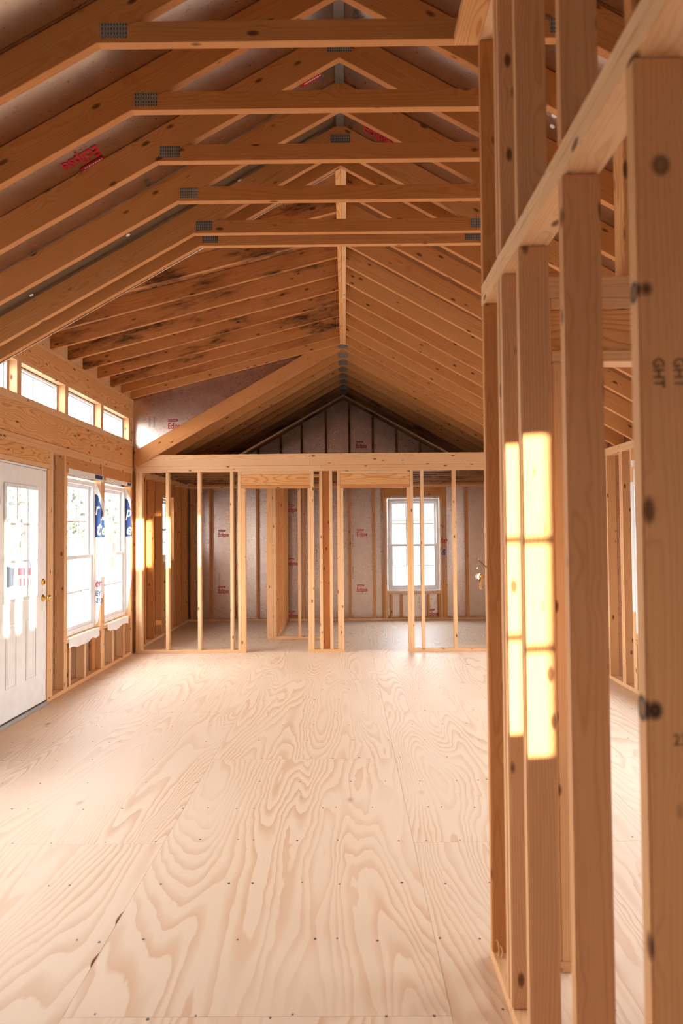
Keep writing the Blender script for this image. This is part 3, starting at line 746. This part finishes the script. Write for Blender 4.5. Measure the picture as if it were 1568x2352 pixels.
def window(loc, rzv, w, h, label, cols=3, rows=2, kind='hung', fr=.045):
    global NW; NW += 1
    t = empty('window_%d' % NW, loc, rzv); tag(t, label, 'window', kind='structure')
    lbox('window_frame', t, [((0, fr), (0, .07), (0, h)), ((w-fr, w), (0, .07), (0, h)), ((fr, w-fr), (0, .07), (0, fr)), ((fr, w-fr), (0, .07), (h-fr, h))], M_WHITE, .003)
    if kind == 'hung':
        md = h*.49
        sash(t, (fr, w-fr), (fr, md+.02), .012, cols, rows); sash(t, (fr, w-fr), (md-.02, h-fr), .043, cols, rows)
        lbox('sash_lock', t, [((w/2-.03, w/2+.03), (.004, .012), (md+.0, md+.016))], M_WHITE, .002)
    else:
        sash(t, (fr, w-fr), (fr, h-fr), .025, cols, rows, .012)
    c = Matrix.Rotation(rzv, 3, 'Z')@Vector((w/2, .12, h/2))
    portal('window_portal', Vector(loc)+c, (-PI/2, 0, rzv) if False else (PI/2*-1, 0, rzv), w, h)
    return t
WX = XL-.062
w1 = window((WX, 6.655, .50), PI/2, .875, 1.57, 'left wall double-hung window next to the white door')
w2 = window((WX, 7.70, .50), PI/2, .875, 1.57, 'left wall double-hung window next to the far corner')
window((WX, 10.13, 1.10), PI/2, .61, .94, 'small window on the left wall of the back room')
CN = ['cut off by the frame edge', 'largest in view, above the door', 'in the middle', 'next to the corner']
for i, (a, b) in enumerate(CLW):
    t = window((XL-.075, a+.008, 2.672), PI/2, b-a-.016, .264, 'low clerestory window under the dormer, '+CN[i], 4, 1, 'fixed', .02)
    gk = .006
    lbox('gasket', t, [((-.007, -.0005), (0, .05), (-.003, .268)), ((b-a-.0155, b-a-.009), (0, .05), (-.003, .268)), ((0, b-a-.016), (0, .05), (.2645, .2695))], M_GAP)
window((.727, YB+.035, .505), 0, .875, 1.56, 'back room double-hung window framed in white', 3, 2)
window((XR+.062, 6.345, .50), -PI/2, .875, 1.57, 'right wall window half hidden by the nearest stud')
window((XR+.062, RSW[1], 1.30), -PI/2, 1.1, .70, 'short window on the right wall outside the view', 1, 1, 'fixed', .03)
window((XR+.062, 4.79, .50), -PI/2, .875, 1.57, 'right wall window hidden behind the near partition')
window((XR+.062, 2.32, 1.30), -PI/2, .90, .70, 'second short window added on the right wall, outside the view', 1, 1, 'fixed', .03)  # added to let sun onto the far left wall
window((XR+.062, 8.33, .50), -PI/2, .875, 1.57, 'far right wall window added unseen behind the near studs')  # added out of sight to brighten the door and far floor
for y in (1.91, 3.21): window((WX, y, .50), PI/2, .875, 1.57, 'left wall window added outside the view, %s the door' % ('two before' if y < 2 else 'just before'))  # unseen windows added for daylight from the left

ND = 0
def nine_lite(loc, rzv, w, h, label):
    """steel door: local x across, local y outwards, knob at the far x"""
    global ND; ND += 1
    t = empty('door_%d' % ND, loc, rzv); tag(t, label, 'door', kind='structure')
    gx0, gx1, gz0, gz1 = .16, w-.185, .985, 1.90
    th = .044
    lbox('slab', t, [((0, gx0), (0, th), (.03, h)), ((gx1, w), (0, th), (.03, h)), ((gx0, gx1), (0, th), (.03, gz0)), ((gx0, gx1), (0, th), (gz1, h))], M_DOOR)
    f = .026
    fr = lbox('lite_frame', t, [((gx0-f, gx0+.008), (-.012, .0), (gz0-f, gz1+f)), ((gx1-.008, gx1+f), (-.012, .0), (gz0-f, gz1+f)), ((gx0+.008, gx1-.008), (-.012, .0), (gz0-f, gz0+.008)), ((gx0+.008, gx1-.008), (-.012, .0), (gz1-.008, gz1+f))], M_WHITE, .003)
    xs = [gx0+(gx1-gx0)*i/3 for i in range(4)]; zs = [gz0+(gz1-gz0)*i/3 for i in range(4)]; mw = .011
    for i in (1, 2): lbox('muntin', fr, [((xs[i]-mw, xs[i]+mw), (-.010, .008), (gz0, gz1))], M_WHITE, .002)
    for j in (1, 2): lbox('muntin', fr, [((gx0, gx1), (-.009, .007), (zs[j]-mw, zs[j]+mw))], M_WHITE, .002)
    for i in range(3):
        for j in range(3): lbox('pane', fr, [((xs[i]+.001, xs[i+1]-.001), (.018, .022), (zs[j]+.001, zs[j+1]-.001))], M_GLASS)
    for i in (gx0+.02, (gx0+gx1)/2-.05, gx1-.03):
        for z in (gz0-f/2, gz1+f/2):
            bm = bmesh.new(); lathe(bm, [(.004, 0), (.003, .0015)], (i, -.012, z), (0, -1, 0), 8); from_bm('screw', bm, M_STEEL, fr)
    for a, b in ((gx0+.02, gx0+.20), (gx1-.20, gx1-.01)):
        p_ = lbox('raised_panel', t, [((a+.02, b-.02), (-.004, .0), (.31, .76))], M_DOOR, .003)
        lbox('panel_moulding', p_, [((a, a+.012), (-.006, 0), (.28, .79)), ((b-.012, b), (-.006, 0), (.28, .79)), ((a+.012, b-.012), (-.006, 0), (.28, .292)), ((a+.012, b-.012), (-.006, 0), (.778, .79))], M_DOOR, .002)
    kx = w-.062
    bm = bmesh.new(); lathe(bm, [(.032, 0), (.032, .004), (.024, .010), (.012, .014), (.011, .034), (.020, .040), (.027, .050), (.028, .060), (.022, .069), (.004, .072)], (kx, 0, .945), (0, -1, 0), 24); from_bm('knob', bm, M_BRASS, t, True)
    bm = bmesh.new(); lathe(bm, [(.030, 0), (.030, .006), (.022, .014), (.008, .016)], (kx, 0, 1.085), (0, -1, 0), 24); bm_box(bm, (kx-.004, kx+.004), (-.030, -.014), (1.068, 1.102)); from_bm('deadbolt', bm, M_BRASS, t)
    lbox('weatherstrip', t, [((.0, w), (-.006, th), (.020, .0295))], M_RUBBER)
    lbox('threshold', t, [((-.01, w+.004), (-.035, .10), (.001, .013)), ((-.01, w+.004), (-.012, .09), (.013, .0195))], M_ALU)
    lbox('door_jamb', t, [((-.028, -.004), (.05, .11), (.001, h+.03)), ((w+.003, w+.0045), (.0, .11), (.001, h+.03)), ((-.004, w+.003), (.02, .11), (h+.004, h+.03)), ((-.004, w+.0025), (-.004, .02), (h+.006, h+.022))], M_DOOR)
    c = Matrix.Rotation(rzv, 3, 'Z')@Vector(((gx0+gx1)/2, .14, (gz0+gz1)/2))
    portal('door_portal', Vector(loc)+c, (-PI/2, 0, rzv), gx1-gx0, gz1-gz0)
    return t
d1 = nine_lite((XL-.012, 5.278, 0), PI/2, .912, 2.078, 'white nine-lite entry door with brass knob on the left wall')
me = bmesh.new(); bm_box(me, (.0, .07), (-.0012, -.0002), (1.74, 1.90)); tp_ = from_bm('clear_tape', me, M_FILM, d1); tp_.rotation_euler = (0, .2, 0); tp_.location = (-.32, 0, .05)
nine_lite((XR+.012, .170, 0), -PI/2, .912, 2.078, 'white nine-lite door on the right wall outside the view')

# house wrap folded into the left window openings
def wrap(name, poly, plane, off, mt, parent, th=.0015):
    """thin cut sheet: poly of (u, z); plane 'jamb' faces the viewer (u is x), 'edge' faces the room (u is y)"""
    bm = bmesh.new()
    P3 = (lambda u, z, d: (u, off-d, z)) if plane == 'jamb' else (lambda u, z, d: (off+d, u, z))
    a = [bm.verts.new(P3(u, z, 0)) for u, z in poly]; b = [bm.verts.new(P3(u, z, th)) for u, z in poly]
    bm.faces.new(a); bm.faces.new(b[::-1])
    for i in range(len(poly)):
        j = (i+1) % len(poly); bm.faces.new((a[i], a[j], b[j], b[i]))
    bmesh.ops.recalc_face_normals(bm, faces=bm.faces)
    return from_bm(name, bm, mt, parent)
def jag(z0, z1, u, du, n=7):
    return [(u+random.uniform(-du, du), z0+(z1-z0)*i/n) for i in range(n+1)]
def house_wrap(yj, ys, label, words, low):
    t = empty('house_wrap', (0, 0, 0)); tag(t, label, 'house wrap')
    jx0, jx1 = WX-.0, XL+.0015
    wrap('jamb_flap', [(jx0, .505), (jx0+.03, low-.08), (jx1, low+.15), (jx1, 1.93), (jx0+.02, 2.05), (jx0, 2.06)], 'jamb', yj, M_WRAP, t)
    wrap('edge_flap', [(yj-.001, low+.15)]+[(ys, low+.25)]+jag(low+.32, 1.80, ys, .006)[1:-1]+[(ys-.03, 1.86), (yj-.001, 1.93)], 'edge', XL+.0015, M_WRAP, t)
    b1 = wrap('printed_patch', [(jx0, 1.47), (jx1, 1.47), (jx1, 1.82), (jx0+.03, 1.93), (jx0, 1.95)], 'jamb', yj-.002, M_NAVY, t, .0006)
    b2 = wrap('printed_patch', [(yj-.001, 1.47), (ys-.002, 1.47), (ys, 1.56), (ys-.02, 1.68), (yj-.001, 1.82)], 'edge', XL+.0036, M_NAVY, t, .0006)
    for (s, hh, plane, u, z, mt, cond) in words:
        me = text_mesh(s, hh, cond, .02, .25)
        if plane == 'jamb': place('printed_word', me, mt, t, (u, yj-.0036, z), (1, 0, 0), (0, 0, 1))
        else: place('printed_word', me, mt, t, (XL+.0052, u, z), (0, 1, 0), (0, 0, 1))
    return t
house_wrap(7.545, 7.66, 'white wrap with navy patch between the two left windows',
           [('r', .14, 'jamb', WX+.0, 1.72, M_WRAP, .55), ('t', .15, 'jamb', WX+.012, 1.50, M_WRAP, .7), ('e', .12, 'edge', 7.56, 1.50, M_WRAP, 1.0), ('A', .09, 'edge', 7.56, 1.66, M_WRAP, .8),
            ('er', .09, 'jamb', WX+.0, .93, M_RED, .62), ('IEY', .055, 'jamb', WX+.0, .835, M_NAVY, .6), ('-212', .055, 'jamb', WX+.0, .755, M_NAVY, .55)], .62)
house_wrap(8.586, 8.64, 'white wrap with navy patch at the far left corner window',
           [('p', .13, 'jamb', WX+.006, 1.72, M_WRAP, .7), ('e', .14, 'jamb', WX+.006, 1.50, M_WRAP, .75)], .70)
def flap(name, label, y0, y1, z0, z1, top, blue=None):
    """sheet folded over a sill or head and hanging down the face"""
    t = empty(name, (XL, (y0+y1)/2, z0)); tag(t, label, 'wrap flap')
    pts = [(y0, z1), (y1, z1)]+[(y1-(y1-y0)*i/8+random.uniform(-.008, .008), z0+random.uniform(-.014, .014)+.012*math.sin(i)) for i in range(9)]
    f = wrap('sheet', pts, 'edge', XL+.0012, M_WRAP, None); f.parent = t; f.location = -t.location
    if top is not None:
        a = boxes('fold', [((WX+.06, XL+.0025), (y0, y1), (top, top+.0015))], M_WRAP, t); a.location = -t.location
    if blue:
        b = wrap('printed_patch', [(blue[0], z1-.004), (blue[1], z1-.004), (blue[1]-.02, z0+.016), (blue[0], z0+.016)], 'edge', XL+.003, M_NAVY, None, .0006); b.parent = t; b.location = -t.location
flap('sill_flap', 'white wrap flap hanging over the sill of the window by the door', 6.67, 7.50, .395, .494, .494)
flap('sill_flap', 'white wrap flap hanging over the sill of the corner window', 7.76, 8.50, .41, .494, .494)
flap('head_flap', 'white wrap strip with navy end above the window by the door', 6.66, 7.62, 2.088, 2.15, None, (7.36, 7.6))
flap('head_flap', 'white wrap strip with navy end above the corner window', 7.70, 8.62, 2.088, 2.14, None, (8.46, 8.60))
# wrap on the right wall window
t = empty('house_wrap', (XR, 6.36, .5)); tag(t, 'white wrap with blue patch beside the right wall window', 'house wrap')
bm = bmesh.new(); bm_box(bm, (XR-.0015, XR+.062), (6.3585, 6.36), (.55, 2.07)); bm_box(bm, (XR-.0025, XR-.001), (6.35, 6.432), (.75, 1.95)); bm_box(bm, (XR-.0025, XR-.001), (5.5, 6.4), (2.09, 2.15)); bm_box(bm, (XR-.0025, XR-.001), (5.5, 6.33), (.38, .494))
o = from_bm('sheet', bm, M_WRAP, t); o.location = -t.location
bm = bmesh.new(); bm_box(bm, (XR+.01, XR+.055), (6.3565, 6.3582), (1.54, 1.9)); o = from_bm('printed_patch', bm, M_NAVY, t); o.location = -t.location
# clear film round the back window
t = empty('plastic_film', (1.16, YB, .4)); tag(t, 'clear plastic film cut around the back room window with red script', 'plastic film')
Yf = YB-.004; ox0, ox1, oz0, oz1 = .60, 1.80, .42, 2.13
outer = [(ox0+.0, .95), (ox0+.14, oz0), (ox1-.28, oz0), (ox1, .95), (ox1, 1.75), (ox1-.26, oz1), (ox0+.2, oz1), (ox0, 1.78)]
inner = [(.735, .75), (.735, .515), (1.595, .515), (1.595, .75), (1.595, 1.8), (1.595, 2.055), (.735, 2.055), (.735, 1.8)]
bm = bmesh.new()
A = [bm.verts.new((u, Yf, z)) for u, z in outer]; B = [bm.verts.new((u, Yf, z)) for u, z in inner]
for i in range(8): bm.faces.new((A[i], A[(i+1) % 8], B[(i+1) % 8], B[i]))
bmesh.ops.solidify(bm, geom=bm.faces[:], thickness=.0008)
o = from_bm('sheet', bm, M_FILM, t); o.location = -t.location
for s, hh, x, z, mt in (('he', .12, 1.61, 1.30, M_RED), ('L', .06, 1.67, 1.24, M_RED), ('&', .11, 1.63, 1.10, M_NAVY)):
    place('printed_word', text_mesh(s, hh, .75, .01, .3), mt, t, (x, Yf-.002, z), (1, .0, 0), (0, 0, 1))

# ------------------------------------------------------------------ lettering on the foil
yb = YB+SD-.0015
for x, z in ((-2.18, 1.44), (-2.185, .47), (-1.0, 1.86), (-1.0, .94), (-1.0, .045), (.20, 1.43), (.195, .48), (1.40, .06), (.205, 2.95)):
    logo(wb, (x, yb, z), (1, 0, 0), (0, 0, 1))
for x, z in ((-2.28, .6), (-.6, 1.0), (.02, .7), (.02, 1.25), (1.15, .18)):
    place('printed_mark', text_mesh('R 3.3  THICKNESS', .022, .9), M_GREY, wb, (x+.12, yb, z), (0, 0, 1), (-1, 0, 0))
logo(cheek, (-2.235, 8.698, 2.835), (1, 0, 0), (0, 0, 1))
for k in range(2): place('printed_mark', text_mesh('THICKNESS', .022, .9), M_GREY, cheek, (-2.40-k*.06, 8.698, 2.85), (0, 0, 1), (-1, 0, 0))
SC_ = 1/math.sqrt(1+RS*RS); nL = Vector((RS, 0, -1)); dL = nL.dot(Vector((RX, 0, RZ+RV))); nR = Vector((-RS, 0, -1)); dR = nR.dot(Vector((RX, 0, RZ+RV)))
for (px, py, dy) in ((230, 349, -.06), (738, 168, -.10)):
    q = on_plane(px, py, nL, dL)+nL*.0012+Vector((0, dy, 0)); logo(ceil, q, (-1, 0, -RS), (0, 1, 0), 1.05)
q = on_plane(836, 288, nR, dR)+nR*.0012+Vector((0, .055, 0)); logo(ceil, q, (1, 0, -RS), (0, -1, 0), 1.05)
for (px, py, n, d, rgt) in ((812, 6, nR, dR, (0, 1, 0)), (806, 190, nR, dR, (0, 1, 0)), (800, 285, nR, dR, (0, 1, 0))):
    q = on_plane(px, py, n, d)+n*.0012; place('printed_mark', text_mesh('THICKNESS', .028, .9), M_GREY, ceil, q, (0, 1, 0), (1, 0, -RS))
for (px, py) in ((330, 415), (372, 500)):
    q = on_plane(px, py, nL, dL)+nL*.0012; place('printed_mark', text_mesh('R 3.3', .028, .9), M_GREY, ceil, q, (0, 1, 0), (1, 0, RS))
logo(wr, (RXo-.0015, 6.93, 1.82), (0, 0, -1), (0, -1, 0), .9)

for (px, py, n, d) in ((294, 540, nL, dL), (550, 415, nL, dL), (72, 678, nL, dL), (1272, 266, nR, dR), (1268, 290, nR, dR)):
    q = on_plane(px, py, n, d); bm = bmesh.new(); lathe(bm, [(.013, 0), (.013, .0015), (.005, .003)], q, n, 12); from_bm('cap_nail', bm, M_WHITE, ceil)

# ------------------------------------------------------------------ outside
gd = boxes('ground', [((-70, 70), (-50, 110), (-.55, -.45))], M_GROUND); tag(gd, 'pale open ground outside the windows', 'ground', kind='structure')
def tree(x, y, h, r, label):
    t = empty('tree', (x, y, -.45)); tag(t, label, 'tree', 'trees outside')
    bm = bmesh.new(); tube(bm, [(0, 0, 0), (.05, .03, h*.3), (.0, .0, h*.6)], .14, 8); from_bm('trunk', bm, M_BARK, t)
    bm = bmesh.new(); rng = random.Random(int(x*10+y))
    for k in range(420):
        v = Vector((rng.gauss(0, 1), rng.gauss(0, 1), rng.gauss(0, 1))).normalized()*rng.uniform(.55, 1)
        c = Vector((v.x*r, v.y*r, h*.62+v.z*r*1.1)); s = rng.uniform(.12, .3)
        a = Vector((rng.uniform(-1, 1), rng.uniform(-1, 1), rng.uniform(-1, 1))).normalized(); b = a.orthogonal().normalized()
        bm.faces.new([bm.verts.new(c+a*s), bm.verts.new(c+b*s*.7), bm.verts.new(c-a*s), bm.verts.new(c-b*s*.7)])
    tag(from_bm('foliage', bm, M_LEAF, t), kind='stuff')
tree(-15.5, 33, 6.5, 2.4, 'yellowing tree outside, seen through the door glass on its left'); tree(-13.2, 36, 5.2, 1.9, 'smaller yellowing tree outside, seen through the door glass on its right')
tree(-13.5, 40, 5.5, 2.2, 'hazy tree outside, seen through the left window by the door')
t = empty('pickup_truck', (-14.3, 26, -.45), .15); tag(t, 'pale pickup truck parked outside, seen through the door glass', 'truck')
bm = bmesh.new()
pr_ = [(-2.5, .55), (-2.5, 1.05), (-.6, 1.1), (-.35, 1.75), (.75, 1.75), (1.3, 1.15), (2.5, 1.05), (2.6, .55)]
a = [bm.verts.new((x, -.9, z)) for x, z in pr_]; b = [bm.verts.new((x, .9, z)) for x, z in pr_]
bm.faces.new(a); bm.faces.new(b[::-1])
for i in range(8): bm.faces.new((a[i], b[i], b[(i+1) % 8], a[(i+1) % 8]))
bmesh.ops.recalc_face_normals(bm, faces=bm.faces); bmesh.ops.bevel(bm, geom=bm.edges[:], offset=.05, segments=2, affect='EDGES'); from_bm('body', bm, M_CAR, t)
boxes('side_window', [((-.2, .7), (-.93, -.90), (1.2, 1.62))], M_DARKGLASS, t)
for x in (-1.6, 1.7):
    bm = bmesh.new(); lathe(bm, [(.2, -.1), (.38, -.1), (.38, .1), (.2, .1)], (x, -.85, .38), (0, 1, 0), 18); from_bm('wheel', bm, M_TIRE, t)
t = empty('yard_sign', (-7.64, 16.5, -.45)); t.scale = (.42, .8, 1); tag(t, 'red and white yard sign outside, seen through the door glass', 'sign')
boxes('board', [((-.75, .75), (0, .03), (.5, 1.15))], M_SIGNW, t); boxes('red_band', [((-.75, .75), (-.004, 0), (.98, 1.15))], M_SIGNR, t)
for i in range(6): boxes('red_letter_mark', [((-.62+i*.21, -.50+i*.21), (-.004, 0), (.72, .90))], M_SIGNR, t)
for x in (-.7, .66): boxes('post', [((x, x+.04), (.03, .07), (0, 1.15))], M_BARK, t)
# house across the lot, faint behind the back window
t = empty('neighbour_house', (5.5, 40, -.45)); tag(t, 'pale neighbouring house outside, faint behind the back window', 'house')
boxes('walls', [((-5, 5), (0, 7), (0, 2.7))], M_SIDING, t)
prism('roof', t, [(-.0, 0), (1, 0), (.5, .4)], 0, .1, M_SHINGLE, bev=0) if False else None
bm = bmesh.new()
a = [bm.verts.new(q) for q in ((-5.4, -.4, 2.6), (5.4, -.4, 2.6), (5.4, 7.4, 2.6), (-5.4, 7.4, 2.6))]; b = [bm.verts.new(q) for q in ((-5.4, 3.5, 4.9), (5.4, 3.5, 4.9))]
for f in ((a[0], a[1], b[1], b[0]), (a[2], a[3], b[0], b[1]), (a[1], a[2], b[1]), (a[3], a[0], b[0]), (a[3], a[2], a[1], a[0])): bm.faces.new(f)
from_bm('roof', bm, M_SHINGLE, t)
for x in (-3.6, -1.4, 2.4): w_ = boxes('window', [((x, x+.9), (-.04, .0), (.9, 2.2))], M_TRIMW, t); boxes('pane', [((x+.08, x+.82), (-.05, -.04), (.98, 2.12))], M_DARKGLASS, w_)
boxes('entry', [((.4, 1.3), (-.04, 0), (.1, 2.15))], M_TRIMW, t)
# unseen shed, added to block sun from the right windows
t = empty('storage_shed', (7.6, 1.9, -.45)); tag(t, 'grey shed added out of view on the right to block the sun', 'shed')
boxes('walls', [((-1.1, 1.1), (-2.1, 2.2), (0, 2.6))], M_SHED, t)
bm = bmesh.new()
a = [bm.verts.new(q) for q in ((-1.3, -2.3, 2.5), (1.3, -2.3, 2.5), (1.3, 2.4, 2.5), (-1.3, 2.4, 2.5))]; b = [bm.verts.new((0, -2.3, 3.3)), bm.verts.new((0, 2.4, 3.3))]
for f in ((a[0], a[1], b[0]), (a[2], a[3], b[1]), (a[1], a[2], b[1], b[0]), (a[3], a[0], b[0], b[1]), (a[3], a[2], a[1], a[0])): bm.faces.new(f)
from_bm('roof', bm, M_SHINGLE, t)
boxes('door', [((-1.13, -1.1), (-.5, .5), (.05, 2.0))], M_TRIMW, t)
